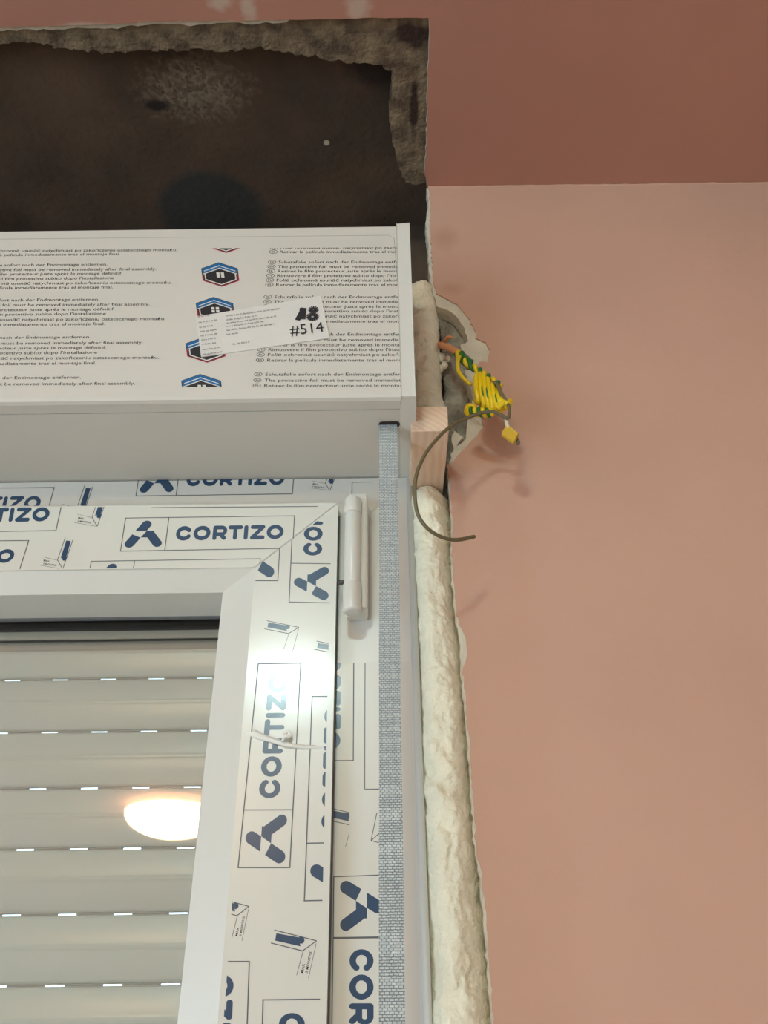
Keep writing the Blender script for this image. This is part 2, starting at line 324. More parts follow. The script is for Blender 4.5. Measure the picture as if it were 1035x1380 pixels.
# ---------------------------------------------------------------- flat print (lettering, logos, outlines)
def clip(poly, hp):
    for (o, n) in hp:
        out = []
        for i in range(len(poly)):
            a, b = poly[i], poly[(i+1) % len(poly)]; da, db = (a-o).dot(n), (b-o).dot(n)
            if da >= 0: out.append(a)
            if da*db < 0: out.append(a+(b-a)*(da/(da-db)))
        poly = out
        if len(poly) < 3: return []
    return poly
class Print:                                       # lies on a vertical plane Y
    def __init__(s, y): s.y = y; s.mb = MB(); s.lay = 0
    def hp(s, a, b, keep):
        a, b, k = (PY(*p, s.y) for p in (a, b, keep)); d = (b-a).normalized(); n = Vector((-d.z, 0, d.x))
        if (k-a).dot(n) < 0: n = -n
        return (a, n)
    def put(s, shapes, quad, hps=(), off=0.0):     # shapes in 0..w, 0..1; quad = 4 photo points bl, br, tr, tl
        W_ = shapes[0]; c = [PY(*p, s.y) if not isinstance(p, Vector) else p for p in quad]
        for k, (mt, poly) in enumerate(shapes[1]):
            pts = []
            for (u, v) in poly:
                u /= W_; pts.append(c[0]*(1-u)*(1-v)+c[1]*u*(1-v)+c[2]*u*v+c[3]*(1-u)*v)
            pts = clip(pts, hps)
            if len(pts) >= 3:
                ar = sum(pts[i].x*pts[(i+1) % len(pts)].z-pts[(i+1) % len(pts)].x*pts[i].z for i in range(len(pts)))
                if ar < 0: pts = pts[::-1]
                s.lay += 1; yy = s.y-off-1.5e-7*(s.lay % 300)
                s.mb.add([(p.x, yy, p.z) for p in pts], [tuple(range(len(pts)))], mt)
    def lines(s, segs, w=.0007, hps=(), m='line'):
        for a, b in segs:
            p, r_ = PY(*a, s.y), PY(*b, s.y); d = (r_-p).normalized(); n = Vector((-d.z, 0, d.x))*w/2
            s.put((1, [(m, [(0, 0), (1, 0), (1, 1), (0, 1)])]), [p-n, r_-n, r_+n, p+n], hps)
def seg(a, b, w, cap0=True, cap1=True):
    a, b = Vector((*a, 0)), Vector((*b, 0)); d = (b-a).normalized(); n = Vector((-d.y, d.x, 0))*w/2; pts = []
    def arc(c, s0): return [(c+n*math.cos(t)*s0-d*s0*math.sin(t)*(-1)*w/2*1) for t in (math.pi*k/8 for k in range(9))]
    out = [a-n, b-n]
    if cap1: out += [b-n*math.cos(t)+d*math.sin(t)*w/2 for t in (math.pi*k/8 for k in range(1, 8))]
    out += [b+n, a+n]
    if cap0: out += [a+n*math.cos(t)-d*math.sin(t)*w/2 for t in (math.pi*k/8 for k in range(1, 8))]
    return [(p.x, p.y) for p in out]
def arcq(cx, cy, rx, ry, w, t0, t1, n=24, wx=None):
    out = []; wx = wx or w
    for i in range(n):
        a, b = t0+(t1-t0)*i/n, t0+(t1-t0)*(i+1)/n
        out.append([(cx+(rx+s_*wx/2)*math.cos(t), cy+(ry+s_*w/2)*math.sin(t)) for t, s_ in ((a, -1), (b, -1), (b, 1), (a, 1))])
    return out
def disc(cx, cy, rx, ry=None, n=16): return [(cx+rx*math.cos(2*math.pi*i/n), cy+(ry or rx)*math.sin(2*math.pi*i/n)) for i in range(n)]
PI = math.pi
def word():                                        # the profile maker's word mark, drawn from strokes, cap height 1
    w = .27; h = w/2; x = 0; out = []
    def O(x, W_): return arcq(x+W_/2, .5, W_/2-h, .5-h, w, 0, 2*PI, 28)
    Wc = 1.08; rx = Wc/2-h
    a0 = .62
    out += arcq(x+Wc/2, .5, rx, .5-h, w, a0, 2*PI-a0, 24)
    for s_ in (1, -1): out.append(disc(x+Wc/2+rx*math.cos(a0), .5+s_*(.5-h)*math.sin(a0), h))
    x += Wc+.10; out += O(x, 1.14); x += 1.14+.16
    out += [seg((x+h, h), (x+h, 1-h), w), seg((x+h, 1-h), (x+.62, 1-h), w), seg((x+h, .40), (x+.62, .40), w)] + arcq(x+.60, .635, .23, .235, w*.9, -PI/2, PI/2, 10) + [seg((x+.52, .38), (x+.78, h), w)]
    x += .92+.10; out += [seg((x+h, 1-h), (x+.98-h, 1-h), w), seg((x+.49, h), (x+.49, 1-h), w)]
    x += .98+.10; out += [seg((x+h, h), (x+h, 1-h), w)]; x += w+.16
    out += [seg((x+h, 1-h), (x+.98-h, 1-h), w), seg((x+h, h), (x+.98-h, h), w), seg((x+.98-h, 1-h), (x+h, h), w*.95)]; x += .98+.12
    out += O(x, 1.14); x += 1.14
    return x, out
def aglyph():                                      # angular A mark in a unit square
    P0, P1, w = (.19, .22), (.52, .79), .225; L_ = []
    d = Vector((P1[0]-P0[0], P1[1]-P0[1])).normalized()
    def at(t): return (P0[0]+(P1[0]-P0[0])*t, P0[1]+(P1[1]-P0[1])*t)
    st = [Vector((*p, 0)) for p in seg(P0, P1, w)]
    up = clip(st, [(Vector((0, .60, 0)), Vector((0, 1, 0)))]); lo = clip(st, [(Vector((.415, .40, 0)), Vector((-.45, -.9, 0)))])
    L_ += [[(p.x, p.y) for p in up], [(p.x, p.y) for p in lo]]
    L_ += [[(.545, .60), (.42, .40), (.60, .40), (.72, .60)], seg((.63, .50), (.82, .22), w*.93, False, True), [(.545, .60), (.60, .40), (.70, .44), (.72, .60)], disc(.645, .505, .09)]
    return L_
AR = 4.27; LW = .022
def rect_print():
    sh = []
    def ln(x0, y0, x1, y1): sh.append(('line', [(x0, y0), (x1, y0), (x1, y1), (x0, y1)]))
    ln(0, 0, AR, LW); ln(0, 1-LW, AR, 1); ln(0, 0, LW, 1); ln(AR-LW, 0, AR, 1); ln(1.09, 0, 1.09+LW, 1)
    for p in aglyph(): sh.append(('ink', [(x*1.09, y) for x, y in p]))
    ww, lt = word(); k = (4.01-1.33)/ww
    for p in lt: sh.append(('ink', [(1.33+x*k, .29+y*.43) for x, y in p]))
    return (AR, sh)
RECT = rect_print()
# pictogram: a profile corner with a bar, drawn in its own reading frame (numbers measured on the clearest print)
IC = dict(lines=[((378, 598), (575, 648)), ((362, 658), (510, 695)), ((510, 695), (575, 648)), ((512, 697), (482, 808)), ((573, 660), (537, 822))], bar=[(388, 613), (492, 632), (500, 674), (382, 647)])
def icon(pr, M2, t, hps=(), text=True, lw=.0004):
    def f(p): x, y = p[0]-575, p[1]-648; return (t[0]+M2[0]*x+M2[1]*y, t[1]+M2[2]*x+M2[3]*y)
    def pol(ps, m):
        c = [PY(*f(p), pr.y) for p in ps]; c = clip(c, hps)
        if len(c) >= 3:
            ar = sum(c[i].x*c[(i+1) % len(c)].z-c[(i+1) % len(c)].x*c[i].z for i in range(len(c)))
            pr.lay += 1; pr.mb.add([(p.x, pr.y-1.5e-7*(pr.lay % 300), p.z) for p in (c if ar > 0 else c[::-1])], [tuple(range(len(c)))], m)
    pr.lines([(f(a), f(b)) for a, b in IC['lines'][:3]], lw*1.3, hps); pr.lines([(f(a), f(b)) for a, b in IC['lines'][3:]], lw*.7, hps)
    pol(IC['bar'], 'ink'); pol([(503+16*math.cos(a), 645+17*math.sin(a)) for a in (2*PI*k/12 for k in range(12))], 'ink')
    if text:                                       # two rows: MAX / 3 MONTHS, running along the second leg
        for (s_, a, b, wd) in (('MAX', (512, 800), (522, 755), 12), ('3 MONTHS', (533, 800), (552, 700), 11)):
            pr_text(pr, s_, f(a), f(b), f((a[0]-wd, a[1]-3)), hps)

# font outlines become flat polygons
TC = {}
def glyphs(s_, offset=.012):
    if (s_, offset) in TC: return TC[(s_, offset)]
    c = bpy.data.curves.new('t', 'FONT'); c.body = s_; c.size = 1; c.offset = offset; c.resolution_u = 2; c.fill_mode = 'FRONT'
    o = bpy.data.objects.new('t', c); COL.objects.link(o); bpy.context.view_layer.update()
    me = bpy.data.meshes.new_from_object(o.evaluated_get(bpy.context.evaluated_depsgraph_get()))
    out = [[(me.vertices[i].co.x, me.vertices[i].co.y) for i in p.vertices] for p in me.polygons]
    w = max((v.co.x for v in me.vertices), default=1)
    bpy.data.objects.remove(o); bpy.data.curves.remove(c); bpy.data.meshes.remove(me)
    TC[(s_, offset)] = (out, w); return out, w
def pr_text(pr, s_, a, b, top, hps=(), m='text', offset=.012, plane=True, shear=0):
    polys, w = glyphs(s_, offset); A, B, T = (PY(*p, pr.y) for p in (a, b, top)); ux = (B-A)/w; uy = (T-A)/.72
    for p in polys:
        pts = clip([A+ux*(x+shear*y)+uy*y for x, y in p], hps)
        if len(pts) >= 3: pr.mb.add([(q_.x, pr.y, q_.z) for q_ in pts], [tuple(range(len(pts)))], m)

# ---------------------------------------------------------------- window
win = empty('window_1', ((WX0+WX1)/2, .62, WZ0), kind='structure')
FY = .60
def frame_piece(name, pts, y0, y1, m='pvc', bev=.00015, parent=win): q = MB(); q.poly([Vector((x, y0, z)) for x, z in pts], (0, y1-y0, 0), m); return obj(name, q, parent, bev=bev)
FW, FH = .078, .078
jamb = frame_piece('frame_jamb', [(WX1, WZ0), (WX1, BZ0-.001), (WX1-FW, BZ0-.001-FH), (WX1-FW, WZ0+FH)], FY, .67)
head = frame_piece('frame_head', [(WX1, BZ0-.001), (WX0, BZ0-.001), (WX0+FW, BZ0-.001-FH), (WX1-FW, BZ0-.001-FH)], FY, .67)
frame_piece('frame_jamb', [(WX0, WZ0), (WX0+FW, WZ0+FH), (WX0+FW, BZ0-.001-FH), (WX0, BZ0-.001)], FY, .67)
frame_piece('frame_sill', [(WX1, WZ0), (WX1-FW, WZ0+FH), (WX0+FW, WZ0+FH), (WX0, WZ0)], FY, .67)
q = MB(); q.tube([(WX1-.0015, FY-.0005, WZ0), (WX1-.0015, FY-.0005, BZ0-.002)], .0028, 'pvc', 8); obj('edge_trim', q, win, smooth=True)
# sash: mitred rail and stile; inner fold at FX, FZ; glass edge at GX, GZ
FX, FZ, GX, GZ = -.0993, .3515, -.1247, .3360
SX0, SZ0 = WX0+.06, WZ0+.06
LFX, LGX, BFZ, BGZ = SX0+.062, SX0+.087, SZ0+.06, SZ0+.075
def sash_piece(name, o1, o2, i2, i1, n):
    q = MB(); q.poly([Vector((x, SY, z)) for x, z in (o1, o2, i2, i1)], (0, .010, 0), 'foil'); return obj(name, q, win, bev=.0002)
stile = sash_piece('sash_stile', (SX1, SZ0), (SX1, SZ1), (FX, FZ), (FX, BFZ), 1)
rail = sash_piece('sash_rail', (SX1, SZ1), (SX0, SZ1), (LFX, FZ), (FX, FZ), 1)
sash_piece('sash_stile', (SX0, SZ1), (SX0, SZ0), (LFX, BFZ), (LFX, FZ), 1)
sash_piece('sash_rail', (SX0, SZ0), (SX1, SZ0), (FX, BFZ), (LFX, BFZ), 1)
q = MB(); q.box(SX1-.006, SX1+.0012, SY+.010, FY+.002, SZ0, SZ1-.006, 'gasket'); obj('sash_seal', q, win)
def bead(name, a, b, c, d):                        # a,b on the sash fold, c,d at the glass
    q = MB(); y0, y1 = SY+.0008, .602
    A, B, C_, D = [Vector((p[0], y0, p[1])) for p in (a, b)] + [Vector((p[0], .640, p[1])) for p in (c, d)]
    m1 = [Vector((D.x, .5995, D.z)), Vector((C_.x, .5995, C_.z))]
    bk = [Vector((p.x, .641, p.z)) for p in (A, B, C_, D)]
    q.add([A, B, m1[1], m1[0], C_, D, *bk], [(0, 1, 2, 3), (3, 2, 4, 5), (6, 9, 8, 7), (0, 6, 7, 1), (5, 4, 8, 9), (0, 3, 5, 9, 6), (1, 7, 8, 4, 2)], 'pvc')
    return obj(name, q, win)
bead('glazing_bead', (FX, FZ), (LFX, FZ), (LGX, GZ), (GX, GZ))
bead('glazing_bead', (FX, BFZ), (FX, FZ), (GX, GZ), (GX-.001, BGZ))
bead('glazing_bead', (LFX, FZ), (LFX, BFZ), (LGX, BGZ), (LGX, GZ))
bead('glazing_bead', (LFX, BFZ), (FX, BFZ), (GX, BGZ), (LGX, BGZ))
q = MB(); q.box(LGX-.01, GX+.01, .6412, .6472, BGZ-.01, GZ+.01, 'glass'); obj('glass_pane', q, win)
q = MB(); gz = PY(150, 834, .628).z
q.box(LGX+.001, GX-.001, .6375, .6411, GZ-.0012, GZ+.0006, 'gasket'); obj('gasket', q, win)
q = MB(); q.box(LGX-.02, GX+.02, .6515, .656, PY(150, 860, .650).z, GZ+.04, 'dark'); obj('gap_shade_panel', q, win)  # dark panel painted to stand in for the shade of the shutter gap
# slanting plastic strip at the very head of the shutter opening
q = MB(); a_ = PY(150, 851, .650).z; b_ = PY(150, 861, .650).z
q.box(LGX-.02, GX+.03, .6485, .6514, b_, a_, 'pvc'); obj('shutter_lip', q, win, bev=.0008)

# protective print on rail, stile, head and jamb
pr = Print(SY-.00012)
mit = ((454, 683), (345, 763)); lo_, hi_ = (300, 700), (440, 800)
KH = [pr.hp(*mit, lo_), pr.hp((0, 683), (454, 684), (200, 720)), pr.hp((0, 767), (345, 764), (200, 720))]
KV = [pr.hp(*mit, hi_), pr.hp((447, 700), (434.5, 1215), (400, 900)), pr.hp((345.5, 765), (301, 1380), (400, 900))]
pr.put(RECT, [(161.7, 743.3), (395, 739.3), (397.5, 694.6), (168.7, 697.7)], KH)
pr.put(RECT, [(-155, 719), (76, 715.5), (85.5, 671), (-149, 674)], KH)
pr.put(RECT, [(-206, 773), (26, 771), (39.5, 728), (-190, 730)], KH)
pr.put(RECT, [(115, 800), (346, 797), (351.5, 752.5), (122.4, 756)], KH)
pr.lines([((204, 684.2), (428, 682.5))], .0007, [pr.hp(*mit, lo_)])
rp = Print(SY-.00012); rp.mb = pr.mb
# horizontal icons: turned a quarter
def rot(k, sx_, sy_, sh=0.0): return (0+sh, sx_*k, -sy_*k, 0)
HM = (-.0246, -.183, .200, .0126)
icon(pr, HM, (131, 709.5), KH)
icon(pr, HM, (84.5, 767), KH)
railprint = pr
pv = Print(SY-.00012)
pv.put(RECT, [(449, 813), (455, 622), (397.5, 622), (388.9, 812)], KV[:1]+[pv.hp((447, 700), (434.5, 1215), (400, 900)), pv.hp(mit[0], mit[1], hi_)])
pv.put(RECT, [(375, 783), (388, 560), (330, 560), (318, 783)], KV)
pv.put(RECT, [(391.3, 1169.9), (406, 893), (347.5, 894), (320, 1169.9)], KV)
pv.put(RECT, [(484, 1213), (483, 938), (420, 938), (409.3, 1214.8)], KV)
pv.put(RECT, [(325, 1640), (336.8, 1295), (266, 1295), (240, 1640)], KV)
pv.put(RECT, [(441, 1700), (434, 1345.8), (353.6, 1346.7), (345, 1700)], KV)
s_ = 1/3.45
icon(pv, (s_, 0, 0, s_), (260+575*s_, 1080+648*s_), KV)
icon(pv, (s_*.86, 0, 0, s_*.92), (335.5, 1221.5), [pv.hp((307, 1200), (307, 1300), (330, 1250))] + KV)
icon(pv, (s_*.76, 0, 0, s_*.62), (403, 845.5), KV, text=False)
icon(pv, (s_*.76, 0, 0, s_*.62), (470, 873), KV, text=False)
p1 = obj('film_print', pr.mb, rail); p2 = obj('film_print', pv.mb, stile)
ph = Print(FY-.00012); top = [ph.hp((0, 647.5), (400, 645.5), (200, 700))]; low = [ph.hp((0, 681.5), (450, 681.5), (200, 600))]
ph.put(RECT, [(182.6, 668.9), (394.5, 666), (398, 623), (189, 626)], top)
ph.put(RECT, [(-158, 703), (62, 699), (73.7, 656.4), (-146, 659)], top+low)
icon(ph, HM, (111, 696), top+low)
icon(ph, (-.0246, -.165, .16, .0126), (444.5, 661), top)
ph.lines([((474.5, 650), (501, 649.5)), ((474.5, 650), (474, 670))], .0006)
obj('film_print', ph.mb, head)
pj = Print(FY-.00012); cut = [pj.hp((440, 893.5), (520, 893), (480, 1000)), pj.hp((451, 700), (446, 1380), (500, 900))]
pj.put(RECT, [(412, 796), (412, 1026), (476.8, 1025.5), (478, 796)], cut)
pj.lines([((492, 894), (491.5, 1063.5)), ((491.5, 1063.7), (512, 1063.3))], .0006)
pj.lines([((449.9, 1181.6), (514, 1179.2)), ((449.9, 1181), (449, 1263)), ((448.5, 1263.6), (512, 1262.6)), ((448.5, 1264.8), (512, 1263.8)), ((449, 1264), (447, 1400))], .0006)
pj.put((AR, [s for s in RECT[1] if s[0] == 'ink']), [(450.5, 1181), (446, 1530), (526, 1530), (524, 1181)], cut)
icon(pj, (s_*.95, 0, 0, s_*.9), (491, 1100), cut+[pj.hp((471, 1000), (471, 1200), (460, 1100))], text=False)
pj.lines([((500, 1133), (512, 1122)), ((500, 1133), (512, 1136)), ((500, 1133), (508, 1095))], .0005)
obj('film_print', pj.mb, jamb)
# film left on the lower jamb, its cut edge shows as a fine step
q = MB(); a = PY(448, 893, FY); q.box(a.x, WX1-.006, FY-.0001, FY, WZ0+.02, a.z, 'foil'); obj('protective_film', q, jamb)
# torn strip of film stuck across the stile
q = MB()
pts = smooth_path([PY(x, y, SY-.0012-d*.4) for x, y, d in ((331, 984, -.001), (345, 989, .001), (362, 995, .003), (383, 1001, .004), (402, 1005, .003), (420, 1006, .001), (440, 1007, -.001))], 6)
rings = []
for i, p in enumerate(pts):
    hgt = .0085-.0045*min(1, i/12)-.001*(i > 20); hgt += .0008*nz(p.x, 3, 0, 300)
    rings.append([p+Vector((0, y+.0012, z)) for y, z in ((.0004, -hgt/2), (-.0005, -hgt/4), (.0, hgt/6), (.0003, hgt/2), (.0008, hgt/2), (.0008, -hgt/2))])
q.loft(rings, 'tape')
q.tube(smooth_path([PY(x, y, SY-.004) for x, y in ((381, 999), (384, 993), (392, 992), (388, 986), (383, 990))], 4), .0012, 'tape', 6)
obj('torn_film', q, stile, smooth=True)
# hinge
hb = PY(470, 693, .578); hx0, hx1 = PY(463, 760, .578).x, PY(487, 760, .578).x; hr = (hx1-hx0)/2; hx = (hx0+hx1)/2
zA, zB, zC_, zD = (PY(475, y, .578).z for y in (672, 693, 788, 826))
q = MB(); q.tube([(hx, .578, zC_), (hx, .578, zB)], hr*.93, 'pvc', 24); hinge = obj('hinge_barrel', q, win, smooth=True); bevel(hinge, .0006)
q = MB(); q.tube([(hx, .578, z) for z in (zB, zB+.003, zA-.002, zA)], lambda t: hr if t < .8 else hr*.75, 'pvc', 24); bevel(obj('hinge_cap', q, hinge, smooth=True), .0006)
q = MB(); q.tube([(hx, .578, z) for z in (zD, zD+.0015, zD+.006, zC_)], lambda t: hr*.8 if t < .1 else hr*1.03, 'pvc', 24); bevel(obj('hinge_cap', q, hinge, smooth=True), .0006)
q = MB(); xp = PY(496, 760, .592).x; q.box(hx-.004, xp, .580, FY, PY(490, 830, .592).z, PY(490, 676, .592).z, 'pvc'); obj('hinge_plate', q, win, bev=.002)
q = MB(); k = PY(496, 690, .590); q.tube([(k.x-.003, .590, k.z), (k.x+.0015, .590, k.z)], .0035, 'pvc', 12); obj('hinge_knob', q, win, smooth=True)
q = MB(); k = PY(458, 785, .584); q.tube([(k.x-.002, .584, k.z), (k.x+.006, .584, k.z)], .0018, 'steel', 10); obj('hinge_screw', q, win, smooth=True)

# ---------------------------------------------------------------- shutter curtain behind the glass
YS = .66; YJ = .6605; PITCH_S = .04345; Z1 = .2925; PER = .0383; SLW = .0128; X1 = -.1515
sh = empty('roller_shutter', ((WX0+WX1)/2, YS, WZ0), 'closed white roller shutter of horizontal slats behind the window glass', 'roller shutter')
sx0, sx1 = SX0+.02, -.112
def slat_mesh():
    q = MB(); hgt = PITCH_S-.0026; n = 30; prof = []
    for i in range(n+1):
        t = i/n; y = -.0035*math.sin(PI*t)**.6 if 0 < t < 1 else 0
        y -= .0007*math.exp(-((t-.52)/.035)**2); prof.append((y, .0013+t*hgt))
    prof = [(YS+y, z) for y, z in prof]
    back = [(YS+.006, prof[-1][1]), (YS+.006, prof[0][1])]
    ring = prof+back
    q.loft([[Vector((x, y, z)) for y, z in ring] for x in (sx0, sx1)], 'slat')
    z0, z1 = -.0013, .0013                           # joint lip, pierced by the light slots (slot left open)
    q.box(sx0, sx1, YJ, YJ+.0015, z1-.0008, z1, 'slat'); q.box(sx0, sx1, YJ, YJ+.0015, z0, z0+.0008, 'slat')
    x = X1
    right = sx1
    while x > sx0:
        q.box(x+SLW, right, YJ, YJ+.0015, z0+.0008, z1-.0008, 'slatjoint'); right = x; x -= PER
    q.box(sx0, right, YJ, YJ+.0015, z0+.0008, z1-.0008, 'slatjoint')
    return q
base = obj('slat', slat_mesh(), sh, smooth=False)
for p in base.data.polygons:
    if p.normal.y < -.2 and p.area > 1e-4: p.use_smooth = True
o0 = base.location.z
base.location.z = o0+Z1+PITCH_S
for k in range(0, 20):
    z = Z1-k*PITCH_S
    if z < SZ0: break
    c = base.copy(); COL.objects.link(c); c.location.z = o0+z
q = MB(); q.box(-.1145, -.085, .650, .675, WZ0+.02, .40, 'pvcgrey'); obj('guide_rail', q, sh)

# ---------------------------------------------------------------- shutter box
bx0, bxr, bxc = WX0, .0137, .0243
sb = empty('shutter_box', ((bx0+bxc)/2, .58, BZ0), 'long white printed-foil roller shutter box mounted above the window', 'shutter box')
q = MB(); prof = [(BY, BZ0+.0035), (BY, BZ1-.001), (BY+.001, BZ1), (.70, BZ1), (.70, BZ0+.001), (.5145, BZ0), (.5145, BZ0+.0012), (.5137, BZ0+.0012), (.5137, BZ0), (BY+.004, BZ0-.0002), (BY+.0012, BZ0+.001)]
q.loft([[Vector((x, y, z)) for y, z in prof] for x in (bx0, bxc-.001)], 'boxfoil'); obj('casing', q, sb)
q = MB(); q.poly([Vector((bxr, BY-.0016, BZ0-.0008)), Vector((bxr, BY-.0016, BZ1+.0012)), Vector((bxr, .701, BZ1+.0012)), Vector((bxr, .701, BZ0-.0005)), Vector((bxr, .512, BZ0-.0005))], (bxc+.0004-bxr, 0, 0), 'pvc')
endcap = obj('end_cap', q, sb, bev=.0008)
q = MB(); q.poly([Vector((bx0-.01, BY-.0016, BZ0-.0008)), Vector((bx0-.01, BY-.0016, BZ1+.0012)), Vector((bx0-.01, .701, BZ1+.0012)), Vector((bx0-.01, .701, BZ0-.0005)), Vector((bx0-.01, .512, BZ0-.0005))], (.01, 0, 0), 'pvc')
obj('end_cap', q, sb, bev=.0008)
sl = PY(525, 573, .531); q = MB()
a, b = PZ(510.5, 572, BZ0).x, PZ(539, 572, BZ0).x; yc = .531
q.poly([Vector((x, y, BZ0-.0009)) for x, y in [(a+.003-.003*math.cos(t), yc+.0035*math.sin(t)) for t in (PI*(k/8-.5) for k in range(9))][::-1]][0:0]+
       [Vector((b-.003+.003*math.cos(t), yc+.0030*math.sin(t), BZ0-.0009)) for t in (PI*(k/8-.5) for k in range(9))]+
       [Vector((a+.003-.003*math.cos(t), yc-.0030*math.sin(t), BZ0-.0009)) for t in (PI*(k/8-.5) for k in range(9))], (0, 0, .0008), 'dark')
obj('strap_slot_shade', q, sb)  # dark plate imitates the shaded opening; the casing is not cut
# foil step line along the top of the front
pb = Print(BY-.0001)
pb.lines([((-30, 322.5), (524, 317))], .0004, m='faint')
pb.lines([((524, 317), (531, 321)), ((531, 321), (532, 331)), ((532, 331), (548, 533))], .0004, m='faint')
TXT = ['Schutzfolie sofort nach der Endmontage entfernen.', 'The protective foil must be removed immediately after final assembly.', 'Retirer le film protecteur juste après le montage définitif.',
       "Rimuovere il film protettivo subito dopo l'installazione", 'Folię ochronną usunąć natychmiast po zakończeniu ostatecznego montażu.', 'Retirar la película inmediatamente tras el montaje final.']
CC = ['DE', 'EN', 'FR', 'IT', 'PL', 'ES']
def c4(x, y): return (240+x/3.234, 300+y/3.234)
hpR = [pb.hp((536, 330), (546.5, 532), (400, 400)), pb.hp((0, 336.5), (540, 333), (300, 400)), pb.hp((0, 522), (540, 521), (300, 400))]
rows = {0: [None]*4+[110, 128], 1: [173, 193, 212, 232, 252, 272], 2: [325, 346, 367, 387, 409, 431], 3: [488, 512, 534, 555, 577, 601], 4: [663, 689, 712, 736, 760, 784]}
W44 = glyphs(TXT[1], .012)[1]*.645
def hsc(y): return 1+(y-390)*.00068
for bk, ys in rows.items():
    for r_, y in enumerate(ys):
        if y is None: continue
        x0 = 436-(y-173)*.118; px0, py0 = c4(x0, y+5)
        k = hsc(py0); wpx = 186*k*glyphs(TXT[r_], .012)[1]/glyphs(TXT[1], .012)[1]*1.36; h = 3.9*k
        pr_text(pb, TXT[r_], (px0, py0), (px0+wpx, py0-.2), (px0+.35, py0-h), hpR, offset=.005, shear=.02)
        cxp, cyp = px0-8.3*k, py0-h*.5
        ring = [(cxp+5.2*math.cos(t), cyp+2.5*math.sin(t)) for t in (2*PI*i/16 for i in range(16))]
        pb.lines([(ring[i], ring[(i+1) % 16]) for i in range(16)], .00045, hpR, 'text')
        pr_text(pb, CC[r_], (cxp-2.6, cyp+1.2), (cxp+2.6, cyp+1.2), (cxp-2.6, cyp-1.3), hpR)
        # the left column: the same notice, one repeat to the left; its line ends are what the photo shows
        lend = {0: (831, 595), 1: None}
        px1 = px0-163-10.5*(y-173)/490
        yl = py0+4.4+(y-173)/500
        pr_text(pb, TXT[r_], (px1-wpx*0-253*k+0, yl), (px1-253*k+wpx, yl-1.6), (px1-253*k+.6, yl-h), hpR, offset=.005, shear=.05)
        pr_text(pb, TXT[r_], (px1-673*k, yl+5), (px1-673*k+wpx, yl+3.4), (px1-673*k+.6, yl+5-h), hpR, offset=.005, shear=.05)
HEX = [(0, 1), (1, .5), (1, -.5), (0, -1), (-1, -.5), (-1, .5)]
def logo(cx_, cy_, w):
    h = w*.335; sh_ = []
    def add(m, pts, lay):
        q4 = [((cx_+x*w/2-y*h*.13), cy_-y*h) for x, y in pts]
        c = clip([PY(*p, pb.y-lay*.00003) for p in q4], hpR)
        if len(c) >= 3:
            ar = sum(c[i].x*c[(i+1) % len(c)].z-c[(i+1) % len(c)].x*c[i].z for i in range(len(c)))
            pb.mb.add([(p.x, pb.y-lay*.00003, p.z) for p in (c if ar > 0 else c[::-1])], [tuple(range(len(c)))], m)
    sc = lambda s: [(x*s, y*s) for x, y in HEX]
    add('red', [(1, .1), (1, -.5), (0, -1), (-1, -.5), (-1, .1)], 1); add('black', [(0, 1), (1, .5), (1, -.02), (-1, -.02), (-1, .5)], 1)
    add('black', sc(.93), 2)
    for s_ in (1, -1): add('blue', [(0, .95), (s_*.96, .48), (s_*.96, .08), (0, .56)], 3); add('white', [(0, .76), (s_*.86, .32), (s_*.86, .26), (0, .69)], 4)
    for s_ in (1, -1):
        add('white', [(0, .56), (s_*.93, .08), (s_*.93, .01), (0, .48)], 3); add('white', [(s_*.80, .1), (s_*.86, .1), (s_*.86, -.43), (s_*.80, -.40)], 3)
        add('white', [(s_*.86, -.43), (0, -.86), (0, -.78), (s_*.80, -.38)], 3)
    for a in (-.2, .04):
        for b_ in (-.24, -.01): add('white', [(a, b_), (a+.17, b_), (a+.17, b_+.19), (a, b_+.19)], 3)
    return
logo(303, 325, 47.5); logo(296.8, 370, 49.3); logo(290, 417, 50.3); logo(277, 471.5, 52); logo(272, 522, 53.5)
for a, b, c in ((-128, 375, 49.3), (-136, 422, 50.3), (-151, 477, 52)): logo(a, b, c)
obj('foil_print', pb.mb, sb)

# address label stuck on the box
q = MB(); lc = [c4(78, 410), c4(100, 585), c4(660, 502), c4(622, 318)]; LY = BY-.0009
o_ = [PY(*p, LY) for p in lc]; nn = 12; g = []
for j in range(nn+1):
    for i in range(nn*2+1):
        u, v = i/(nn*2), j/nn; p = o_[1]*(1-u)*(1-v)+o_[2]*u*(1-v)+o_[3]*u*v+o_[0]*(1-u)*v
        g.append((p.x, LY+.0003*nz(p.x, p.z, 0, 60), p.z))
w1 = nn*2+1; q.add(g, [(j*w1+i, j*w1+i+1, (j+1)*w1+i+1, (j+1)*w1+i) for j in range(nn) for i in range(nn*2)], 'paper')
k0 = len(g); rim = [i for i in range(w1)]+[j*w1+w1-1 for j in range(1, nn+1)]+[nn*w1+i for i in range(w1-2, -1, -1)]+[j*w1 for j in range(nn-1, 0, -1)]
q.v += [Vector((q.v[i].x, BY, q.v[i].z)) for i in rim]; n_ = len(rim)
for i in range(n_): q.f.append([rim[(i+1) % n_], rim[i], k0+i, k0+(i+1) % n_]); q.m.append(0)
lab = obj('label', q, label='white rectangular address sticker marked #514 on the shutter box', cat='sticker')
pl = Print(LY-.00045)
pr_text(pl, '#514', c4(490, 492), c4(636, 474), c4(484, 447), m='black', offset=0)
pl.lines([(c4(520, 425), c4(548, 372))], .0042, m='black'); pl.lines([(c4(540, 420), c4(545, 372))], .0055, m='black')
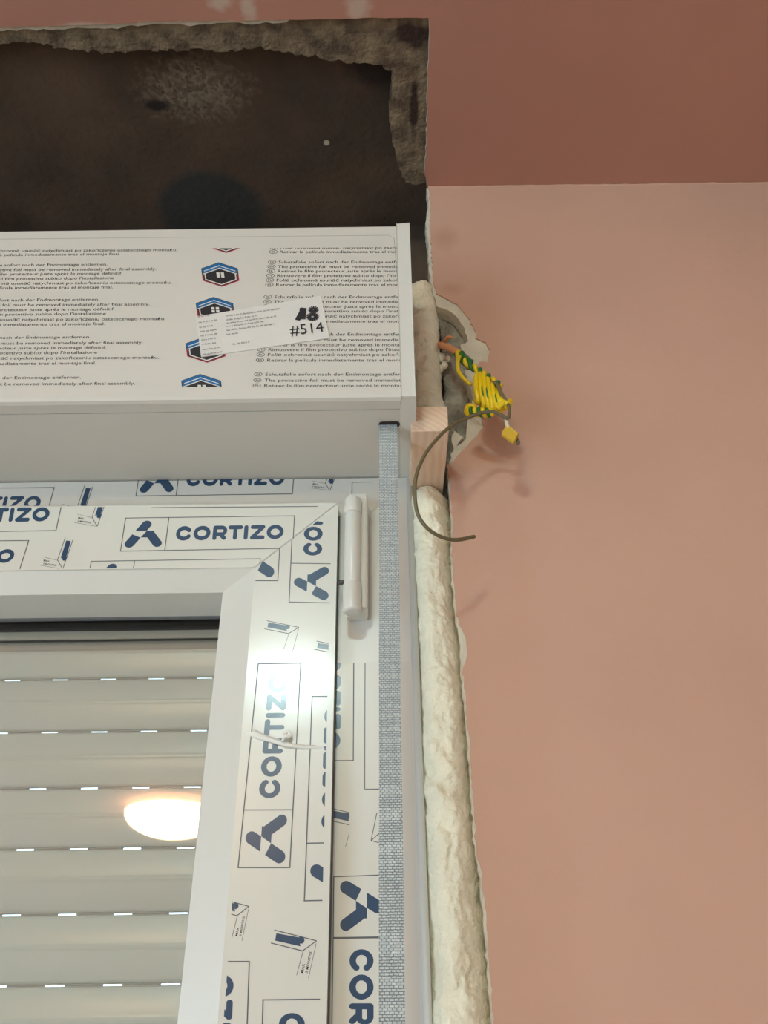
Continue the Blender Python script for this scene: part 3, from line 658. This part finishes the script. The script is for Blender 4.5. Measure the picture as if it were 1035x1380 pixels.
for c_ in ((590, 380, 13, 9), (586, 410, 17, 11)):
    rg = [c4(c_[0]+c_[2]*math.cos(t), c_[1]+c_[3]*math.sin(t)) for t in (2*PI*i/14 for i in range(14))]
    pl.lines([(rg[i], rg[(i+1) % 14]) for i in range(14)], .0038, m='black')
random.seed(3)
def scrawl(x, y, w):                                # rows of print too small to read: a run of short strokes
    e = x+w
    while x < e:
        l_ = random.uniform(4, 16); yy = y-(x-e+w)*.14
        for k in range(int(l_/4)+1): pl.lines([(c4(x+k*4, yy), c4(x+k*4+1.5, yy-random.choice((4, 5, 7))))], .00035, m='faint')
        pl.lines([(c4(x, yy-2), c4(x+l_, yy-3))], .0003, m='faint'); x += l_+5
for y in (413, 437, 459, 478, 496, 514, 534, 556): scrawl(86+(y-413)*.15, y, random.choice((45, 60, 75)))
scrawl(110, 577, 80)
for y, w in ((409, 225), (426, 130), (440, 215), (455, 150), (472, 210), (490, 40)): scrawl(212, y, w)
scrawl(236, 532, 78)
obj('label_print', pl.mb, lab)

# ---------------------------------------------------------------- pull strap
q = MB(); rings = []; n = 60
for i in range(n+1):
    z = BZ0+.012-(BZ0+.012+.56)*i/n; t = i/n; xl = -.0027-.0045*min(1, t*1.9); w = .0138
    yy = .531+.0008*nz(0, 0, z, 7); rings.append([Vector((xl, yy, z)), Vector((xl+w, yy, z)), Vector((xl+w, yy+.0013, z)), Vector((xl, yy+.0013, z))])
q.loft(rings, 'webbing')
obj('shutter_strap', q, label='grey woven pull strap hanging from the slot under the shutter box', cat='strap')
q = MB(); q.box(-.018, .016, .5155, FY, -.60, -.545, 'pvc'); obj('strap_winder', q, bev=.003, label='small white strap winder on the lower window frame', cat='strap winder')

# ---------------------------------------------------------------- foam
def foam(name, Lp, Rp, y0, bulge, seed, label, group=None, ztop=None, zbot=None, roundtop=True):
    q = MB(); L_ = [PY(*p, YW) for p in Lp]; R_ = [PY(*p, YW) for p in Rp]
    if zbot is not None: L_.append(Vector((L_[-1].x, 0, zbot))); R_.append(Vector((R_[-1].x, 0, zbot)))
    def at(P_, z):
        for a, b in zip(P_, P_[1:]):
            if a.z >= z >= b.z: return a.x+(b.x-a.x)*(a.z-z)/max(1e-9, a.z-b.z)
        return P_[0].x if z > P_[0].z else P_[-1].x
    zt, zb = L_[0].z, min(L_[-1].z, R_[-1].z); n = int((zt-zb)/.0018); m_ = 24; rings = []
    for i in range(n+1):
        z = zt+(zb-zt)*i/n; l_, r_ = at(L_, z), at(R_, z)
        k = min(1, math.sqrt(max(0.02, i/5))) if roundtop else 1
        l_ += .0016*nz(seed, 1, z, 90)+.0008*nz(seed, 2, z, 260); r_ += .0014*nz(seed, 5, z, 110)+.0012*nz(seed, 7, z, 300)
        cxx = (l_+r_)/2; l_ = cxx+(l_-cxx)*(.5+.5*k); r_ = cxx+(r_-cxx)*(.5+.5*k); ring = []
        for j in range(m_+1):
            t = j/m_; x = l_+(r_-l_)*t; b_ = (1-abs(2*t-1)**2.6)
            d = .0045*nz(x, seed, z, 70)+.0026*abs(nz(x, seed, z, 130))+.0013*nz(x, seed, z, 330)
            ring.append(Vector((x+.0008*nz(x, z, 3, 200)*(0 < t < 1), y0-bulge*k*b_-d*(.35+.65*b_), z+.0012*nz(x, z, 9, 170))))
        ring += [Vector((r_+(.0075 if seed == 11 else .002), .612, z)), Vector((r_, .64, z)), Vector((min(l_, WX1+.0004) if seed == 11 else l_, .64, z)), Vector((min(l_, WX1+.0004) if seed == 11 else l_, .603, z))]; rings.append(ring)
    q.loft(rings, 'foam'); return obj(name, q, smooth=True, label=label, cat='foam', group=group)
foam('expanding_foam', [(548, 377), (548, 440), (548, 500), (550, 552)], [(584, 381), (590, 425), (592, 480), (594, 520), (600, 545), (604, 552)], .600, .010, 3,
     'short cream foam column beside the shutter box end, above the wood block')
foam('expanding_foam', [(551, 654), (556, 720), (560, 800), (566, 880), (568, 960), (571, 1050), (575, 1130), (577, 1190), (583, 1250), (588, 1300), (583, 1345), (583, 1400)],
     [(598, 668), (603, 710), (605, 760), (609, 815), (614, 860), (619, 885), (622, 930), (624, 970), (629, 1040), (635, 1120), (639, 1160), (642, 1215), (648, 1270), (654, 1330), (658, 1380), (660, 1400)],
     .601, .011, 11, 'long lumpy cream foam bead running down between window frame and wall', zbot=WZ0-.02)
q = MB()
for i, (x, y, r_) in enumerate(((594, 482, .0045), (599, 492, .0035), (592, 497, .004), (603, 484, .003))):
    c = PY(x, y, .606)
    rr = []
    for a in range(7):
        ph = PI*a/6; rr.append([c+Vector((math.sin(ph)*math.cos(t)*r_*(1+.4*nz(a, t, i, 2)), math.sin(ph)*math.sin(t)*r_, math.cos(ph)*r_*1.2)) for t in (2*PI*b/8 for b in range(8))])
    q.loft(rr, 'foam')
obj('expanding_foam', q, smooth=True, label='small crumbly foam lump inside the broken socket hole behind the wires', cat='foam')

# ---------------------------------------------------------------- wood block wedged beside the frame
yf = .528
A = [PY(x, y, yf) for x, y in ((554.5, 582), (605, 580), (604, 546), (548.5, 549))]
xa, xb = A[0].x, A[1].x; zb = (A[0].z+A[1].z)/2; zt = (A[2].z+A[3].z)/2
q = MB(); q.add([(xa, yf, zb), (xb, yf, zb), (xb, yf+.0, zt), (xa-.0012, yf, zt), (xa, .62, zb-.0015), (xb-.001, .62, zb), (xb, .62, zt), (xa, .62, zt)],
    [(0, 1, 2, 3), (5, 4, 7, 6), (4, 5, 1, 0), (3, 2, 6, 7), (1, 5, 6, 2), (4, 0, 3, 7)], 'wood')
obj('wood_block', q, bev=.0008, label='pale sawn wooden block wedged between the shutter box and wall', cat='wood block')

# ---------------------------------------------------------------- wires
def C5(x, y, Y): return PY(540+x/3.45, 360+y/3.45, Y)
q = MB(); q.tube(smooth_path([C5(150, 372, .622), C5(175, 362, .604), C5(200, 368, .590), C5(235, 380, .578), C5(268, 402, .570)]), .0032, 'orange', 12)
q.tube(smooth_path([C5(205, 345, .60), C5(222, 325, .592), C5(245, 330, .59)]), lambda t: .0020*(1-.5*t), 'orange', 8)
obj('conduit', q, smooth=True, label='short peach plastic sleeve poking out of the hole around the wires', cat='conduit')
# twisted yellow and green earth wire
ax = [C5(262, 398, .570), C5(300, 440, .562), C5(360, 480, .556), C5(410, 515, .552), C5(460, 552, .550)]
axs = smooth_path(ax, 14)
tw = empty('earth_wire', axs[0], 'yellow and green earth wire twisted and coiled, in front of the hole', 'wire')
def helix(axs, r, turns, ph, sq=1):
    out = []
    for i, p in enumerate(axs):
        t = (axs[min(i+1, len(axs)-1)]-axs[max(i-1, 0)]).normalized(); u = t.cross(Vector((0, 1, 0))).normalized(); v = t.cross(u)
        a = ph+turns*2*PI*i/(len(axs)-1); out.append(p+u*(math.cos(a)*r)+v*(math.sin(a)*r))
    return out
q = MB(); q.tube(helix(axs, .0017, 5, 0), .0019, 'yellow', 8); obj('yellow_strand', q, tw, smooth=True)
q = MB(); q.tube(helix(axs, .0020, 5, PI), .0017, 'green', 8); obj('green_strand', q, tw, smooth=True)
q = MB()
q.tube(smooth_path([C5(285, 398, .566), C5(300, 425, .562), C5(330, 440, .558)]), .0022, 'green', 8); obj('green_end', q, tw, smooth=True)
q = MB(); q.tube(smooth_path([C5(285, 410, .566), C5(268, 430, .560), C5(266, 470, .556), C5(285, 510, .555), C5(328, 548, .556)]), .0017, 'yellow', 8)
obj('loose_loop', q, tw, smooth=True)
# fan of coil turns
T0 = [(352, 505), (370, 500), (388, 508), (405, 520), (420, 532), (436, 545), (448, 560), (462, 575)]
B0 = [(362, 628), (388, 645), (410, 658), (430, 665), (450, 668), (468, 665), (488, 655), (508, 636)]
for i in range(8):
    a, b = T0[i], B0[i]; y = .553-.0008*i; q = MB()
    if i > 3: a = (a[0]+4, a[1]+ (i-3)*14)
    mid = ((a[0]+b[0])/2-6+i*2, (a[1]+b[1])/2)
    q.tube(smooth_path([C5(a[0]+10, a[1]+6, y+.008), C5(a[0], a[1], y), C5(*mid, y-.004), C5(b[0], b[1], y), C5(b[0]-14, b[1]-8, y+.008)]), .0022, 'yellow', 8)
    obj('coil_turn', q, tw, smooth=True)
    if i in (1, 2, 4, 6):
        g_ = MB(); g_.tube(smooth_path([C5(a[0]+3, a[1]+6, y-.0012), C5(mid[0]+3, mid[1], y-.0058), C5(b[0]+3, b[1]-6, y-.0012)]), .0008, 'green', 6); obj('green_stripe', g_, tw, smooth=True)
q = MB(); q.tube(smooth_path([C5(512, 625, .547), C5(480, 632, .544), C5(450, 660, .545)]), .0024, 'yellow', 8); obj('coil_turn', q, tw, smooth=True)
ax2 = smooth_path([C5(312, 668, .556), C5(345, 672, .552), C5(385, 676, .550), C5(425, 678, .550)], 14)
q = MB(); q.tube(helix(ax2, .0026, 3.5, 0), .0019, 'yellow', 8); obj('yellow_strand', q, tw, smooth=True)
q = MB(); q.tube(helix(ax2, .0028, 3.5, PI), .0015, 'green', 8); obj('green_strand', q, tw, smooth=True)
q = MB(); q.tube(smooth_path([C5(318, 690, .556), C5(308, 670, .555), C5(318, 648, .554), C5(345, 655, .552)]), .0026, 'yellow', 8); obj('coil_turn', q, tw, smooth=True)
# brown wire
q = MB(); q.tube(smooth_path([C5(420, 530, .551), C5(448, 545, .546), C5(470, 590, .544), C5(500, 640, .543), C5(505, 672, .542), C5(498, 702, .541), C5(470, 690, .540), C5(430, 672, .539), C5(375, 678, .538),
    C5(300, 705, .534), C5(230, 742, .528), C5(160, 808, .522), C5(105, 885, .518), C5(72, 970, .516), C5(66, 1060, .516), C5(80, 1150, .518), C5(125, 1215, .522), C5(190, 1255, .528), C5(260, 1268, .536), C5(342, 1253, .545)], 10), .0014, 'brown', 10)
obj('brown_wire', q, smooth=True, label='thin brown stripped wire curving in a wide loop over the wood block', cat='wire')
q = MB(); q.tube(smooth_path([C5(492, 700, .545), C5(493, 725, .543), C5(500, 750, .542)]), .0017, 'ivory', 8)
q.tube([C5(538, 798, .545), C5(548, 812, .546), C5(546, 826, .547)], .0014, 'brown', 8)
te = obj('taped_wire_end', q, smooth=True, label='short pale wire end wrapped in yellow tape, hanging below the coil', cat='wire')
q = MB(); p = [C5(x, y, .541) for x, y in ((497, 738), (545, 775), (524, 806), (474, 772))]; q.poly(p, (0, .003, 0), 'tapeyellow'); obj('tape_wrap', q, te, bev=.001)

# ---------------------------------------------------------------- lamps of the room (seen only as reflections)
def emis(name, col, st):
    m = bpy.data.materials.new(name); m.use_nodes = True; b = m.node_tree.nodes['Principled BSDF']; b.inputs['Emission Color'].default_value = col; b.inputs['Emission Strength'].default_value = st
    b.inputs['Base Color'].default_value = (.8, .8, .8, 1); M[name] = m
emis('warm_glass', (1, .70, .40, 1), WARM_STRENGTH); emis('cool_glass', (.72, 1.0, .98, 1), COOL_STRENGTH)
def lamp(x, y, r, drop, m, label):
    t = empty('ceiling_lamp', (x, y, ZC), label, 'lamp', None)
    q = MB(); q.tube([(x, y, ZC-.02), (x, y, ZC)], r*.8, 'pvc', 32); obj('lamp_base', q, t, smooth=False)
    q = MB(); rings = []
    for i in range(9):
        a = PI/2*i/8; rr = max(.001, r*math.cos(a)); z = ZC-.02-drop*math.sin(a)
        rings.append([Vector((x+rr*math.cos(b), y+rr*math.sin(b), z)) for b in (2*PI*j/32 for j in range(32))])
    q.loft(rings, m); obj('lamp_shade', q, t, smooth=True)
lamp(-.682, -1.583, .15, .07, 'warm_glass', 'warm domed ceiling lamp reflected in the window glass')
lamp(-.21, -.64, .085, .05, 'cool_glass', 'small cool white ceiling lamp whose glare falls on the window sash')
